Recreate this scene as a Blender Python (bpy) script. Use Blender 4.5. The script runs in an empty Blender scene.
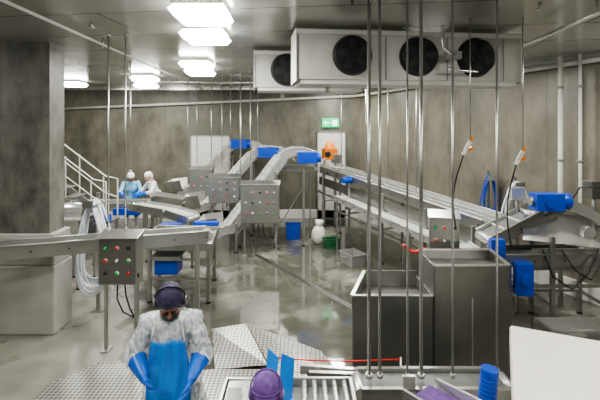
import bpy, bmesh, math, random
from mathutils import Vector, Matrix, noise as mnoise
random.seed(4)
scene = bpy.context.scene
V = Vector
CEIL = 4.62

# ------------------------------------------------------------------ materials
def mat(name, col, rough=0.5, metal=0.0, emis=None, estr=0.0, alpha=1.0, noise=0.0, nscale=6.0, bump=0.0, rvar=0.0):
    m = bpy.data.materials.new(name); m.use_nodes = True
    nt = m.node_tree; b = nt.nodes['Principled BSDF']
    b.inputs['Base Color'].default_value = (*col, 1)
    b.inputs['Roughness'].default_value = rough
    b.inputs['Metallic'].default_value = metal
    if emis: 
        b.inputs['Emission Color'].default_value = (*emis, 1); b.inputs['Emission Strength'].default_value = estr
    b.inputs['Alpha'].default_value = alpha
    if noise or bump:
        tc = nt.nodes.new('ShaderNodeTexCoord'); n = nt.nodes.new('ShaderNodeTexNoise')
        n.inputs['Scale'].default_value = nscale; n.inputs['Detail'].default_value = 5
        nt.links.new(tc.outputs['Object'], n.inputs['Vector'])
        if noise:
            r = nt.nodes.new('ShaderNodeValToRGB')
            r.color_ramp.elements[0].position = 0.3; r.color_ramp.elements[1].position = 0.7
            r.color_ramp.elements[0].color = (*[c*(1-noise) for c in col], 1)
            r.color_ramp.elements[1].color = (*[min(1, c*(1+noise)) for c in col], 1)
            nt.links.new(n.outputs['Fac'], r.inputs['Fac']); nt.links.new(r.outputs['Color'], b.inputs['Base Color'])
        if rvar:
            mr = nt.nodes.new('ShaderNodeMapRange'); mr.inputs['To Min'].default_value=rough-rvar; mr.inputs['To Max'].default_value=rough+rvar
            nt.links.new(n.outputs['Fac'], mr.inputs['Value']); nt.links.new(mr.outputs[0], b.inputs['Roughness'])
        if bump:
            bp = nt.nodes.new('ShaderNodeBump'); bp.inputs['Strength'].default_value = bump; bp.inputs['Distance'].default_value = 0.02
            nt.links.new(n.outputs['Fac'], bp.inputs['Height']); nt.links.new(bp.outputs['Normal'], b.inputs['Normal'])
    return m

STEEL = mat('stainless_steel', (.46,.465,.445), .28, .88, noise=.10, nscale=2.5)
STEELD = mat('dull_steel', (.23,.232,.218), .32, .85, noise=.22, nscale=1.6, rvar=.06)
STEELL = mat('bright_steel', (.68,.685,.66), .26, .75, noise=.08, nscale=2)
BELT = mat('grey_belt', (.15,.155,.15), .4, 0, noise=.15)
BELTW = mat('white_belt', (.44,.445,.425), .35, 0, noise=.12, nscale=2)
BLUE = mat('blue_plastic', (.006,.06,.44), .36)
APRON = mat('blue_apron', (.008,.19,.62), .34, bump=.35, nscale=9)
GLOVE = mat('blue_glove', (.008,.11,.52), .36, bump=.2, nscale=20)
WHITE = mat('white_plastic', (.64,.635,.60), .45, noise=.06, nscale=2)
PLINTH = mat('plinth_panel', (.40,.395,.365), .45, noise=.15, nscale=2)
CREAM = mat('cream_plastic', (.84,.81,.74), .5, noise=.04)
BLACK = mat('black_rubber', (.010,.010,.012), .45)
DARK = mat('dark_cavity', (.012,.012,.013), .6)
DARKG = mat('fan_blade_grey', (.04,.042,.045), .5)
SHIRT = mat('grey_overall', (.28,.31,.34), .7, noise=.25, nscale=7)
GOWNB = mat('light_blue_gown', (.20,.46,.68), .4, bump=.4, nscale=10)
GOWNW = mat('white_gown', (.72,.74,.74), .5, bump=.4, nscale=10)
SKIN = mat('skin', (.20,.10,.065), .5)
SKINL = mat('skin_light', (.48,.29,.21), .5)
PURPLE = mat('purple_cloth', (.12,.055,.22), .8, noise=.3, nscale=30)
NAVY = mat('navy_cloth', (.030,.026,.065), .8, noise=.5, nscale=30)
NET = mat('white_hairnet', (.78,.78,.76), .8)
RED = mat('red_plastic', (.6,.02,.015), .4)
ORANGE = mat('orange_paint', (.72,.22,.02), .4)
GREENB = mat('green_button', (.02,.4,.1), .4)
GREEN = mat('green_plastic', (.02,.12,.05), .5)
EYE = mat('eye_white', (.8,.8,.78), .2)
HOSEW = mat('white_hose', (.66,.70,.74), .35)
EVAP = mat('evaporator_white', (.53,.53,.50), .4, .1, noise=.06)
GREYP = mat('grey_plastic', (.24,.245,.235), .5)
SIGN = mat('exit_green', (.0,.30,.10), .4, emis=(.01,.62,.22), estr=1.3)
SIGNW = mat('exit_white', (.8,.9,.85), .4, emis=(.8,1,.9), estr=1.3)
LAMP = mat('lamp_lens', (.9,.9,.88), .4, emis=(1,.985,.93), estr=24)
TROUS = mat('dark_trousers', (.05,.055,.07), .8)

def clear_plastic():
    m = bpy.data.materials.new('clear_plastic_coat'); m.use_nodes=True
    nt=m.node_tree; b=nt.nodes['Principled BSDF']; N=nt.nodes.new; L=nt.links.new
    tc=N('ShaderNodeTexCoord'); mp=N('ShaderNodeMapping'); mp.inputs['Scale'].default_value=(1,1,.5); L(tc.outputs['Object'],mp.inputs['Vector'])
    n=N('ShaderNodeTexNoise'); n.inputs['Scale'].default_value=16; n.inputs['Detail'].default_value=4; n.inputs['Distortion'].default_value=1.5; L(mp.outputs['Vector'],n.inputs['Vector'])
    mr=N('ShaderNodeMapRange'); mr.inputs['From Min'].default_value=.35; mr.inputs['From Max'].default_value=.65; mr.inputs['To Min'].default_value=.25; mr.inputs['To Max'].default_value=.85
    L(n.outputs['Fac'],mr.inputs['Value']); L(mr.outputs[0],b.inputs['Alpha'])
    b.inputs['Base Color'].default_value=(.78,.82,.84,1); b.inputs['Roughness'].default_value=.16
    bp=N('ShaderNodeBump'); bp.inputs['Strength'].default_value=.7; bp.inputs['Distance'].default_value=.02; L(n.outputs['Fac'],bp.inputs['Height']); L(bp.outputs['Normal'],b.inputs['Normal'])
    return m
CLEAR = clear_plastic()

def wall_mat(name, base, panel, ns=1.1, amt=.35, axis=0, ang=0.0, seam=.6):
    m = bpy.data.materials.new(name); m.use_nodes = True
    nt = m.node_tree; b = nt.nodes['Principled BSDF']; N = nt.nodes.new; L = nt.links.new
    tc = N('ShaderNodeTexCoord')
    mp = N('ShaderNodeMapping'); mp.inputs['Rotation'].default_value = (0,0,ang); L(tc.outputs['Object'], mp.inputs['Vector'])
    st = N('ShaderNodeMapping'); st.inputs['Scale'].default_value=(1,1,.6); L(mp.outputs['Vector'], st.inputs['Vector'])
    n1 = N('ShaderNodeTexNoise'); n1.inputs['Scale'].default_value = ns; n1.inputs['Detail'].default_value = 10; n1.inputs['Roughness'].default_value=.72
    L(st.outputs['Vector'], n1.inputs['Vector'])
    r = N('ShaderNodeValToRGB'); r.color_ramp.elements[0].position=.36; r.color_ramp.elements[1].position=.64
    r.color_ramp.elements[0].color = (*[c*(1-amt) for c in base],1); r.color_ramp.elements[1].color = (*[c*(1+amt) for c in base],1)
    L(n1.outputs['Fac'], r.inputs['Fac'])
    s2 = N('ShaderNodeMapping'); s2.inputs['Scale'].default_value=(2.6,2.6,.22); L(mp.outputs['Vector'], s2.inputs['Vector'])
    n2 = N('ShaderNodeTexNoise'); n2.inputs['Scale'].default_value=1.2; n2.inputs['Detail'].default_value=4; L(s2.outputs['Vector'], n2.inputs['Vector'])
    m2 = N('ShaderNodeMapRange'); m2.inputs['From Min'].default_value=.56; m2.inputs['From Max'].default_value=.75; m2.inputs['To Max'].default_value=.3; L(n2.outputs['Fac'], m2.inputs['Value'])
    mz = N('ShaderNodeMix'); mz.data_type='RGBA'; L(m2.outputs[0], mz.inputs['Factor']); L(r.outputs['Color'], mz.inputs['A']); mz.inputs['B'].default_value=(*[c*1.8 for c in base],1)
    sp = N('ShaderNodeSeparateXYZ'); L(mp.outputs['Vector'], sp.inputs['Vector'])
    md = N('ShaderNodeMath'); md.operation='PINGPONG'; md.inputs[1].default_value = panel/2; L(sp.outputs[axis], md.inputs[0])
    ls = N('ShaderNodeMath'); ls.operation='LESS_THAN'; ls.inputs[1].default_value=.010; L(md.outputs[0], ls.inputs[0])
    mx = N('ShaderNodeMix'); mx.data_type='RGBA'; L(ls.outputs[0], mx.inputs['Factor']); L(mz.outputs['Result'], mx.inputs['A'])
    mx.inputs['B'].default_value = (*[c*seam for c in base],1)
    L(mx.outputs['Result'], b.inputs['Base Color'])
    b.inputs['Roughness'].default_value = .42
    bp = N('ShaderNodeBump'); bp.inputs['Strength'].default_value=.15; L(n1.outputs['Fac'], bp.inputs['Height']); L(bp.outputs['Normal'], b.inputs['Normal'])
    return m
WALLB = wall_mat('wall_panel_back', (.125,.120,.096), 2.4, 1.1, .42, seam=.75)
WALLR = wall_mat('wall_panel_right', (.168,.157,.124), 1.2, 1.1, .32, axis=0, ang=math.atan2(7.4,3.41), seam=.65)
WALLC = wall_mat('wall_concrete', (.140,.137,.122), 50, 1.5, .5)

def ceiling_mat():
    m = bpy.data.materials.new('ceiling_panels'); m.use_nodes=True
    nt=m.node_tree; b=nt.nodes['Principled BSDF']; N=nt.nodes.new; L=nt.links.new
    tc=N('ShaderNodeTexCoord'); mp=N('ShaderNodeMapping'); mp.inputs['Rotation'].default_value=(0,0,.12); L(tc.outputs['Object'],mp.inputs['Vector'])
    br=N('ShaderNodeTexBrick'); br.inputs['Scale'].default_value=1; br.inputs['Brick Width'].default_value=6; br.inputs['Row Height'].default_value=1.2
    br.inputs['Mortar Size'].default_value=.014; br.inputs['Color1'].default_value=(.47,.47,.43,1); br.inputs['Color2'].default_value=(.43,.43,.39,1); br.inputs['Mortar'].default_value=(.17,.17,.16,1)
    L(mp.outputs['Vector'],br.inputs['Vector']); L(br.outputs['Color'],b.inputs['Base Color'])
    n=N('ShaderNodeTexNoise'); n.inputs['Scale'].default_value=2; L(tc.outputs['Object'],n.inputs['Vector'])
    mr=N('ShaderNodeMapRange'); mr.inputs['To Min'].default_value=.12; mr.inputs['To Max'].default_value=.28; L(n.outputs['Fac'],mr.inputs['Value']); L(mr.outputs[0],b.inputs['Roughness'])
    b.inputs['Metallic'].default_value=.35
    return m
CEILM = ceiling_mat()

def floor_mat():
    m = bpy.data.materials.new('wet_concrete_floor'); m.use_nodes=True
    nt=m.node_tree; b=nt.nodes['Principled BSDF']; N=nt.nodes.new; L=nt.links.new
    tc=N('ShaderNodeTexCoord')
    n1=N('ShaderNodeTexNoise'); n1.inputs['Scale'].default_value=.62; n1.inputs['Detail'].default_value=5; n1.inputs['Distortion'].default_value=.4; n1.inputs['Roughness'].default_value=.5
    L(tc.outputs['Object'],n1.inputs['Vector'])
    n2=N('ShaderNodeTexNoise'); n2.inputs['Scale'].default_value=2.0; n2.inputs['Detail'].default_value=6; n2.inputs['Roughness'].default_value=.6
    L(tc.outputs['Object'],n2.inputs['Vector'])
    sp=N('ShaderNodeSeparateXYZ'); L(tc.outputs['Object'],sp.inputs['Vector'])
    mr=N('ShaderNodeMapRange'); mr.inputs['From Min'].default_value=-2.0; mr.inputs['From Max'].default_value=-3.3; L(sp.outputs[0],mr.inputs['Value'])
    ad=N('ShaderNodeMath'); ad.operation='MULTIPLY_ADD'; ad.inputs[1].default_value=.20; L(mr.outputs[0],ad.inputs[0]); L(n1.outputs['Fac'],ad.inputs[2])
    wet=N('ShaderNodeValToRGB'); wet.color_ramp.elements[0].position=.54; wet.color_ramp.elements[1].position=.66
    L(ad.outputs[0],wet.inputs['Fac'])
    ca=N('ShaderNodeValToRGB'); ca.color_ramp.elements[0].color=(.060,.060,.049,1); ca.color_ramp.elements[1].color=(.105,.104,.088,1); ca.color_ramp.elements[0].position=.3; ca.color_ramp.elements[1].position=.7
    cb=N('ShaderNodeValToRGB'); cb.color_ramp.elements[0].color=(.175,.17,.145,1); cb.color_ramp.elements[1].color=(.28,.275,.24,1); cb.color_ramp.elements[0].position=.3; cb.color_ramp.elements[1].position=.7
    L(n2.outputs['Fac'],ca.inputs['Fac']); L(n2.outputs['Fac'],cb.inputs['Fac'])
    mx=N('ShaderNodeMix'); mx.data_type='RGBA'; L(wet.outputs['Color'],mx.inputs['Factor']); L(ca.outputs['Color'],mx.inputs['A']); L(cb.outputs['Color'],mx.inputs['B'])
    L(mx.outputs['Result'],b.inputs['Base Color'])
    rr=N('ShaderNodeMapRange'); rr.inputs['To Min'].default_value=.04; rr.inputs['To Max'].default_value=.30; L(wet.outputs['Color'],rr.inputs['Value'])
    r2=N('ShaderNodeMath'); r2.operation='MULTIPLY_ADD'; r2.inputs[1].default_value=.14; r2.inputs[2].default_value=-.05; r2.use_clamp=True; L(n2.outputs['Fac'],r2.inputs[0])
    r3=N('ShaderNodeMath'); r3.operation='ADD'; L(rr.outputs[0],r3.inputs[0]); L(r2.outputs[0],r3.inputs[1]); L(r3.outputs[0],b.inputs['Roughness'])
    b.inputs['IOR'].default_value=1.6
    bp=N('ShaderNodeBump'); bp.inputs['Strength'].default_value=.04; bp.inputs['Distance'].default_value=.02; L(n2.outputs['Fac'],bp.inputs['Height']); L(bp.outputs['Normal'],b.inputs['Normal'])
    return m
FLOORM = floor_mat()

def tread_mat():
    m = bpy.data.materials.new('diamond_plate'); m.use_nodes=True
    nt=m.node_tree; b=nt.nodes['Principled BSDF']; N=nt.nodes.new; L=nt.links.new
    tc=N('ShaderNodeTexCoord'); mp=N('ShaderNodeMapping'); mp.inputs['Rotation'].default_value=(0,0,.785); L(tc.outputs['Object'],mp.inputs['Vector'])
    ck=N('ShaderNodeTexChecker'); ck.inputs['Scale'].default_value=26; ck.inputs['Color1'].default_value=(.46,.46,.43,1); ck.inputs['Color2'].default_value=(.15,.15,.14,1)
    L(mp.outputs['Vector'],ck.inputs['Vector']); L(ck.outputs['Color'],b.inputs['Base Color'])
    b.inputs['Metallic'].default_value=.6; b.inputs['Roughness'].default_value=.34
    bp=N('ShaderNodeBump'); bp.inputs['Strength'].default_value=.5; bp.inputs['Distance'].default_value=.01; L(ck.outputs['Fac'],bp.inputs['Height']); L(bp.outputs['Normal'],b.inputs['Normal'])
    return m
TREAD = tread_mat()

# ------------------------------------------------------------------ mesh builder
class B:
    def __init__(s, name): s.name=name; s.bm=bmesh.new(); s.mats=[]
    def mi(s, m):
        if m not in s.mats: s.mats.append(m)
        return s.mats.index(m)
    def faces(s, verts, fs, m, smooth=False):
        vs=[s.bm.verts.new(v) for v in verts]; i=s.mi(m)
        for f in fs:
            try:
                fc=s.bm.faces.new([vs[k] for k in f]); fc.material_index=i; fc.smooth=smooth
            except ValueError: pass
        return vs
    def hexa(s, p, m):
        s.faces(p, [(3,2,1,0),(4,5,6,7),(0,1,5,4),(1,2,6,5),(2,3,7,6),(3,0,4,7)], m)
    def box(s, x0,x1,y0,y1,z0,z1, m):
        s.hexa([V((x0,y0,z0)),V((x1,y0,z0)),V((x1,y1,z0)),V((x0,y1,z0)),V((x0,y0,z1)),V((x1,y0,z1)),V((x1,y1,z1)),V((x0,y1,z1))], m)
    def obox(s, c, size, m, yaw=0, pitch=0, roll=0):
        R=Matrix.Rotation(yaw,3,'Z')@Matrix.Rotation(pitch,3,'Y')@Matrix.Rotation(roll,3,'X'); c=V(c); a,b_,h=[q/2 for q in size]
        P=[(-a,-b_,-h),(a,-b_,-h),(a,b_,-h),(-a,b_,-h),(-a,-b_,h),(a,-b_,h),(a,b_,h),(-a,b_,h)]
        s.hexa([c+R@V(p) for p in P], m)
    def beam(s, p1,p2,w,h,m, off=(0,0)):
        p1=V(p1);p2=V(p2);d=(p2-p1).normalized()
        ref=V((0,0,1)) if abs(d.z)<.95 else V((0,1,0))
        sd=d.cross(ref).normalized(); up=sd.cross(d).normalized()
        o=sd*off[0]+up*off[1]; a=w/2;b_=h/2
        P=[p1+o-sd*a-up*b_,p1+o+sd*a-up*b_,p2+o+sd*a-up*b_,p2+o-sd*a-up*b_,p1+o-sd*a+up*b_,p1+o+sd*a+up*b_,p2+o+sd*a+up*b_,p2+o-sd*a+up*b_]
        s.hexa(P,m)
    def cone(s,p1,p2,r1,r2,m,seg=12,cap=True):
        p1=V(p1);p2=V(p2);d=(p2-p1).normalized(); ref=V((0,0,1)) if abs(d.z)<.9 else V((1,0,0))
        a=d.cross(ref).normalized(); b_=d.cross(a)
        vs=[]
        for p,r in((p1,r1),(p2,r2)):
            for k in range(seg):
                t=2*math.pi*k/seg; vs.append(p+a*math.cos(t)*r+b_*math.sin(t)*r)
        i=s.mi(m); bv=[s.bm.verts.new(v) for v in vs]
        for k in range(seg):
            f=s.bm.faces.new([bv[k],bv[(k+1)%seg],bv[seg+(k+1)%seg],bv[seg+k]]); f.material_index=i; f.smooth=True
        if cap:
            f=s.bm.faces.new(bv[:seg][::-1]); f.material_index=i
            f=s.bm.faces.new(bv[seg:]); f.material_index=i
    def cyl(s,p1,p2,r,m,seg=12): s.cone(p1,p2,r,r,m,seg)
    def tube(s,pts,r,m,seg=8,closed=False):
        pts=[V(p) for p in pts]; n=len(pts); rings=[]; prev=None
        for k in range(n):
            if closed: d=(pts[(k+1)%n]-pts[k-1]).normalized()
            else: d=(pts[min(k+1,n-1)]-pts[max(k-1,0)]).normalized()
            if prev is None:
                ref=V((0,0,1)) if abs(d.z)<.9 else V((1,0,0)); a=d.cross(ref).normalized()
            else:
                a=(prev-d*prev.dot(d)).normalized()
            prev=a; b_=d.cross(a)
            rings.append([s.bm.verts.new(pts[k]+a*math.cos(2*math.pi*j/seg)*r+b_*math.sin(2*math.pi*j/seg)*r) for j in range(seg)])
        i=s.mi(m); rr=range(n if closed else n-1)
        for k in rr:
            A=rings[k];Bb=rings[(k+1)%n]
            for j in range(seg):
                f=s.bm.faces.new([A[j],A[(j+1)%seg],Bb[(j+1)%seg],Bb[j]]); f.material_index=i; f.smooth=True
        if not closed:
            f=s.bm.faces.new(rings[0][::-1]); f.material_index=i; f=s.bm.faces.new(rings[-1]); f.material_index=i
    def ball(s,c,r,m,R=None,seg=16,zmin=None):
        if not hasattr(r,'__len__'): r=(r,r,r)
        c=V(c); t=bmesh.new(); bmesh.ops.create_uvsphere(t,u_segments=seg,v_segments=max(8,seg*2//3),radius=1)
        if zmin is not None:
            bmesh.ops.delete(t,geom=[v for v in t.verts if v.co.z<zmin],context='VERTS')
        i=s.mi(m); mp={}
        for v in t.verts:
            p=V((v.co.x*r[0],v.co.y*r[1],v.co.z*r[2]))
            if R is not None: p=R@p
            mp[v]=s.bm.verts.new(c+p)
        for f in t.faces:
            nf=s.bm.faces.new([mp[v] for v in f.verts]); nf.material_index=i; nf.smooth=True
        t.free()
    def prism(s,poly,z0,z1,m):
        n=len(poly); vs=[V((x,y,z0)) for x,y in poly]+[V((x,y,z1)) for x,y in poly]
        s.faces(vs,[tuple(range(n))[::-1],tuple(range(n,2*n))]+[(k,(k+1)%n,n+(k+1)%n,n+k) for k in range(n)],m)
    def seg(s,a,b_,ra,rb,m):
        s.cone(a,b_,ra,rb,m,14); s.ball(a,ra,m,seg=14); s.ball(b_,rb,m,seg=14)
    def mesh(s):
        me=bpy.data.meshes.new(s.name); bmesh.ops.recalc_face_normals(s.bm,faces=s.bm.faces[:]); s.bm.to_mesh(me); s.bm.free()
        for m in s.mats: me.materials.append(m)
        return me
    def done(s,bevel=0,parent=None,matrix=None):
        o=bpy.data.objects.new(s.name,s.mesh()); scene.collection.objects.link(o)
        if bevel:
            md=o.modifiers.new('bevel','BEVEL'); md.width=bevel; md.segments=2; md.limit_method='ANGLE'
        if parent: o.parent=parent
        if matrix is not None: o.matrix_local=matrix
        return o

def remeshed(b, voxel, smooth=4):
    me=b.mesh(); me.materials.clear(); o=bpy.data.objects.new('tmp',me); scene.collection.objects.link(o)
    md=o.modifiers.new('r','REMESH'); md.mode='VOXEL'; md.voxel_size=voxel; md.use_smooth_shade=True
    sm=o.modifiers.new('s','SMOOTH'); sm.iterations=smooth; sm.factor=.5
    dg=bpy.context.evaluated_depsgraph_get(); dg.update()
    out=bpy.data.meshes.new_from_object(o.evaluated_get(dg))
    bpy.data.objects.remove(o)
    for p in out.polygons: p.use_smooth=True
    return out
def obj_from(me,name,parent=None,matrix=None):
    o=bpy.data.objects.new(name,me); me.name=name; scene.collection.objects.link(o)
    if parent: o.parent=parent
    if matrix is not None: o.matrix_local=matrix
    return o

# ------------------------------------------------------------------ room shell
WX0,WY0=2.13,15.4; WX1,WY1=10.65,-3.09
b=B('floor'); b.prism([(-9,-3.09),(WX1,WY1),(WX0,WY0),(-9,15.4)],-.15,0,FLOORM); b.done()
b=B('ceiling'); b.prism([(-9.2,-3.3),(WX1+.3,WY1-.2),(WX0+.3,WY0+.2),(-9.2,15.6)],CEIL,CEIL+.15,CEILM); b.done()
b=B('wall_back'); b.box(-9.2,WX0+.1,15.4,15.6,0,CEIL,WALLB); b.done()
b=B('wall_right'); nx,ny=.9083,.4185
b.prism([(WX0,WY0),(WX1,WY1),(WX1+nx*.2,WY1+ny*.2),(WX0+nx*.2,WY0+ny*.2)],0,CEIL,WALLR); b.done()
b=B('wall_left'); b.box(-9.2,-9,-3.09,15.4,0,CEIL,WALLB); b.done()
b=B('wall_front'); b.box(-9.2,WX1,-3.29,-3.09,0,CEIL,WALLB); b.done()
b=B('wall_partition'); b.box(-9,-3.97,6.87,7.3,0,CEIL,WALLC); b.done()
b=B('baseboard_partition'); b.box(-9,-3.86,6.80,7.36,0,1.08,PLINTH); b.box(-9,-3.88,6.83,7.34,1.08,1.58,PLINTH); b.done(.02)
b=B('baseboard_back'); b.box(-9,WX0,15.3,15.4,0,.3,WHITE); b.done(.01)
b=B('baseboard_right'); b.prism([(WX0,WY0),(WX1,WY1),(WX1-nx*.1,WY1-ny*.1),(WX0-nx*.1,WY0-ny*.1)],0,.3,WHITE); b.done()
b=B('trim_1'); b.box(-9,WX0,15.34,15.4,CEIL-.08,CEIL,STEELL); b.done()
b=B('trim_2'); b.prism([(WX0,WY0),(WX1,WY1),(WX1-nx*.06,WY1-ny*.06),(WX0-nx*.06,WY0-ny*.06)],CEIL-.08,CEIL,GREYP); b.done()
b=B('door_1'); b.box(.64,1.58,15.3,15.395,.0,3.02,WHITE); b.box(.6,.64,15.28,15.395,0,3.06,GREYP); b.box(1.58,1.62,15.28,15.395,0,3.06,GREYP); b.box(.6,1.62,15.28,15.395,3.02,3.06,GREYP); b.cyl((.72,15.3,1.0),(.72,15.24,1.0),.02,STEEL); b.box(.71,.86,15.22,15.25,.985,1.015,STEEL); b.done()
b=B('door_2'); b.box(-3.84,-2.5,15.3,15.395,0,2.9,WHITE); b.box(-3.88,-3.84,15.28,15.395,0,2.94,GREYP); b.box(-2.5,-2.46,15.28,15.395,0,2.94,GREYP); b.box(-3.88,-2.46,15.28,15.395,2.9,2.94,GREYP); b.done()
b=B('exit_sign'); b.box(.78,1.38,15.30,15.4,3.22,3.54,SIGN)
b.box(1.14,1.32,15.285,15.30,3.28,3.48,SIGNW); b.beam((.86,15.29,3.38),(1.08,15.29,3.38),.01,.03,SIGNW)
b.beam((.86,15.29,3.38),(.93,15.29,3.45),.01,.03,SIGNW); b.beam((.86,15.29,3.38),(.93,15.29,3.31),.01,.03,SIGNW); b.done()
def wallpt(t,off=.08): return (WX0+3.41*t-nx*off, WY0-7.4*t-ny*off)
b=B('wall_drain_pipe'); p1=wallpt(.0,.12); p2=wallpt(1.3,.12)
b.tube([(-8.9,15.28,3.85),(-3,15.28,4.1),(p1[0]-.1,15.28,4.32),(p1[0],p1[1]-.15,4.33),(p2[0],p2[1],4.54)],.045,WHITE,10)
for x in(-7,-5,-3,-1,1): b.box(x-.02,x+.02,15.28,15.4,3.85+(x+8.9)*.0425-.03,3.85+(x+8.9)*.0425+.05,STEEL)
b.done()

# ------------------------------------------------------------------ luminaires
lamps=[(-1.08,4.80,1.2),(-1.3,6.0,1),(-2.09,8.8,1.1),(-2.3,10.0,1),(-4.08,11.4,1.2),(-4.75,13.4,1.2),(1.15,14.0,1.1),
       (.7,8.9,1),(2.6,8.8,1),(1.3,11.5,1.1),(-3.5,2.3,1),(-.2,1.2,1.1),(3.5,2.3,1),(-7,4.2,.6),(4.9,5.9,1),(-6.8,9.5,.8),(-6.8,13,.8),(-1.5,-1.6,.6),(4,-1.6,.6)]
for x,y,e in lamps:
    b=B('ceiling_luminaire')
    b.box(x-.28,x+.28,y-.28,y+.28,CEIL-.05,CEIL,STEELL)
    z=CEIL-.05; a=.25; c=.30
    b.faces([V((x-a,y-a,z)),V((x+a,y-a,z)),V((x+a,y+a,z)),V((x-a,y+a,z)),V((x-c,y-c,z-.05)),V((x+c,y-c,z-.05)),V((x+c,y+c,z-.05)),V((x-c,y+c,z-.05)),
             V((x-a,y-a,z-.12)),V((x+a,y-a,z-.12)),V((x+a,y+a,z-.12)),V((x-a,y+a,z-.12))],
            [(0,1,5,4),(1,2,6,5),(2,3,7,6),(3,0,4,7),(4,5,9,8),(5,6,10,9),(6,7,11,10),(7,4,8,11),(8,9,10,11)],LAMP)
    o=b.done()
    l=bpy.data.lights.new('luminaire_light','AREA'); l.shape='SQUARE'; l.size=.48; l.energy=66*e; l.color=(1,.975,.90)
    lo=bpy.data.objects.new('luminaire_light',l); scene.collection.objects.link(lo); lo.location=(x,y,CEIL-.18); lo.parent=o

# ------------------------------------------------------------------ ceiling rods and pipes
def rod(x,y,z0,r=.011,name='hanger_rod',m=STEEL):
    b=B(name); b.cyl((x,y,z0),(x,y,CEIL),r,m,10); b.cyl((x,y,CEIL-.02),(x,y,CEIL),r*2.6,m,12)
    b.cyl((x,y,z0),(x,y,z0+.04),r*1.9,m,8); b.done()
for x,y,z,r in [(.70,4.4,.735,.02),(.81,4.4,.735,.016),(1.09,4.4,.735,.010),(1.23,4.4,.735,.019),(1.55,4.4,.735,.012),(2.0,4.4,.735,.012),
                (-2.80,6.33,1.76,.013),(-2.55,6.33,1.76,.012),(-3.6,9.2,2.3,.014),
                (-3.7,14.3,2.0,.013),(-3.4,14.3,2.0,.013),(-2.75,13.45,1.6,.013),(-2.45,13.6,1.9,.013),(-2.15,13.4,2.1,.013),(-1.85,13.4,2.3,.013),(-1.6,11.7,1.2,.013),(-1.35,11.8,1.5,.013),(-1.3,13.3,2.6,.013),
                (1.2,12.6,2.0,.013),(1.75,11.5,1.9,.013),(2.15,10.6,1.85,.013),(2.6,9.7,1.75,.013)]:
    rod(x,y,z,r)
b=B('ceiling_service_pipes')
b.tube([(-4.4,12,CEIL-.12),(2.5,12.6,CEIL-.12)],.03,STEELL)
b.tube([(-2.9,4,CEIL-.1),(-3.3,15,CEIL-.1)],.02,WHITE)
b.tube([(3.1,4.0,CEIL-.14),(3.6,9.8,CEIL-.14)],.03,STEELL)
for x,y in [(-4.2,12.02),(-1,12.3),(2.2,12.57),(-3.0,6.6),(-3.17,11),(3.15,4.6),(3.5,8.6)]: b.cyl((x,y,CEIL-.14),(x,y,CEIL),.012,STEEL,6)
b.done()
for x,y in[(-2.7,5.6),(2.6,4.7)]:
    b=B('sprinkler_head'); b.cyl((x,y,CEIL-.06),(x,y,CEIL-.001),.02,STEEL); b.cyl((x,y,CEIL-.07),(x,y,CEIL-.06),.045,STEEL); b.done()
for x,y in [(5.02,8.35),(5.24,8.1)]:
    b=B('white_downpipe'); b.cyl((x,y,0),(x,y,CEIL),.045 if x<5.1 else .03,WHITE); 
    for z in(1,2.6,4): b.cyl((x,y,z),(x,y,z+.05),.058,GREYP)
    b.done()

# ------------------------------------------------------------------ evaporators
def evaporator(name,cx,cy,w,d,zb,zt,yaw,fans,r):
    b=B(name)
    b.box(-w/2,w/2,-d/2,d/2,zb,zt,EVAP)
    b.box(-w/2-.015,-w/2,-d/2-.02,d/2,zb-.03,zt+.0,WHITE); b.box(w/2,w/2+.015,-d/2-.02,d/2,zb-.03,zt,WHITE)
    b.box(-w/2,w/2,-d/2-.03,-d/2,zt-.07,zt-.02,WHITE)
    b.box(-w/2+.05,w/2-.05,-d/2+.02,d/2-.02,zb-.06,zb,WHITE)
    for k in range(len(fans)+1):
        fx=(-w/2+.02) if k==0 else ((fans[k-1]+fans[k])/2 if k<len(fans) else w/2-.25)
        b.box(fx-.008,fx+.008,-d/2-.006,-d/2,zb,zt-.08,GREYP)
    zc=(zb+zt)/2-.01
    for fx in fans:
        b.cone((fx,-d/2-.08,zc),(fx,-d/2-.0,zc),r+.015,r+.045,BLACK,36)
        b.cyl((fx,-d/2-.083,zc),(fx,-d/2-.079,zc),r,DARK,36)
        b.cyl((fx,-d/2-.12,zc),(fx,-d/2-.08,zc),.065,BLACK,16)
        for k in range(5):
            a=2*math.pi*k/5+fx
            b.obox((fx+math.cos(a)*r*.56,-d/2-.09,zc+math.sin(a)*r*.56),(r*.7,.006,r*.40),DARKG,0,-a,.0)
        for rr in [.25,.38,.5,.62,.74,.86,1.0]:
            b.tube([(fx+math.cos(t*math.pi/14)*r*rr,-d/2-.125,zc+math.sin(t*math.pi/14)*r*rr) for t in range(28)],.0035,BLACK,5,True)
        for k in range(8):
            a=math.pi*k/8+.2; b.tube([(fx-math.cos(a)*r,-d/2-.12,zc-math.sin(a)*r),(fx+math.cos(a)*r,-d/2-.12,zc+math.sin(a)*r)],.003,BLACK,5)
    for hx in(-w/2+.2,w/2-.2,0):
        b.box(hx-.02,hx+.02,-.02,.02,zt,CEIL-.001,STEEL)
    b.cyl((-w/2+.5,d/2-.1,zb-.06),(-w/2+.5,d/2-.1,zb-.16),.03,WHITE)
    M=Matrix.Translation((cx,cy,0))@Matrix.Rotation(yaw,4,'Z')
    return b.done(.004,matrix=M)
evaporator('evaporator_unit',1.47,6.12,3.12,.6,3.90,4.56,.12,[-.82,.09,.90],.225)
evaporator('evaporator_unit',.15,7.7,1.9,.6,3.94,4.56,.10,[-.40,.45],.24)
b=B('refrigerant_pipework'); b.tube([(1.85,5.62,4.60),(1.85,5.62,4.3),(1.95,5.62,4.22),(2.1,5.66,4.22)],.02,STEELL); b.box(1.9,2.1,5.62,5.72,4.16,4.26,GREYP)
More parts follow.
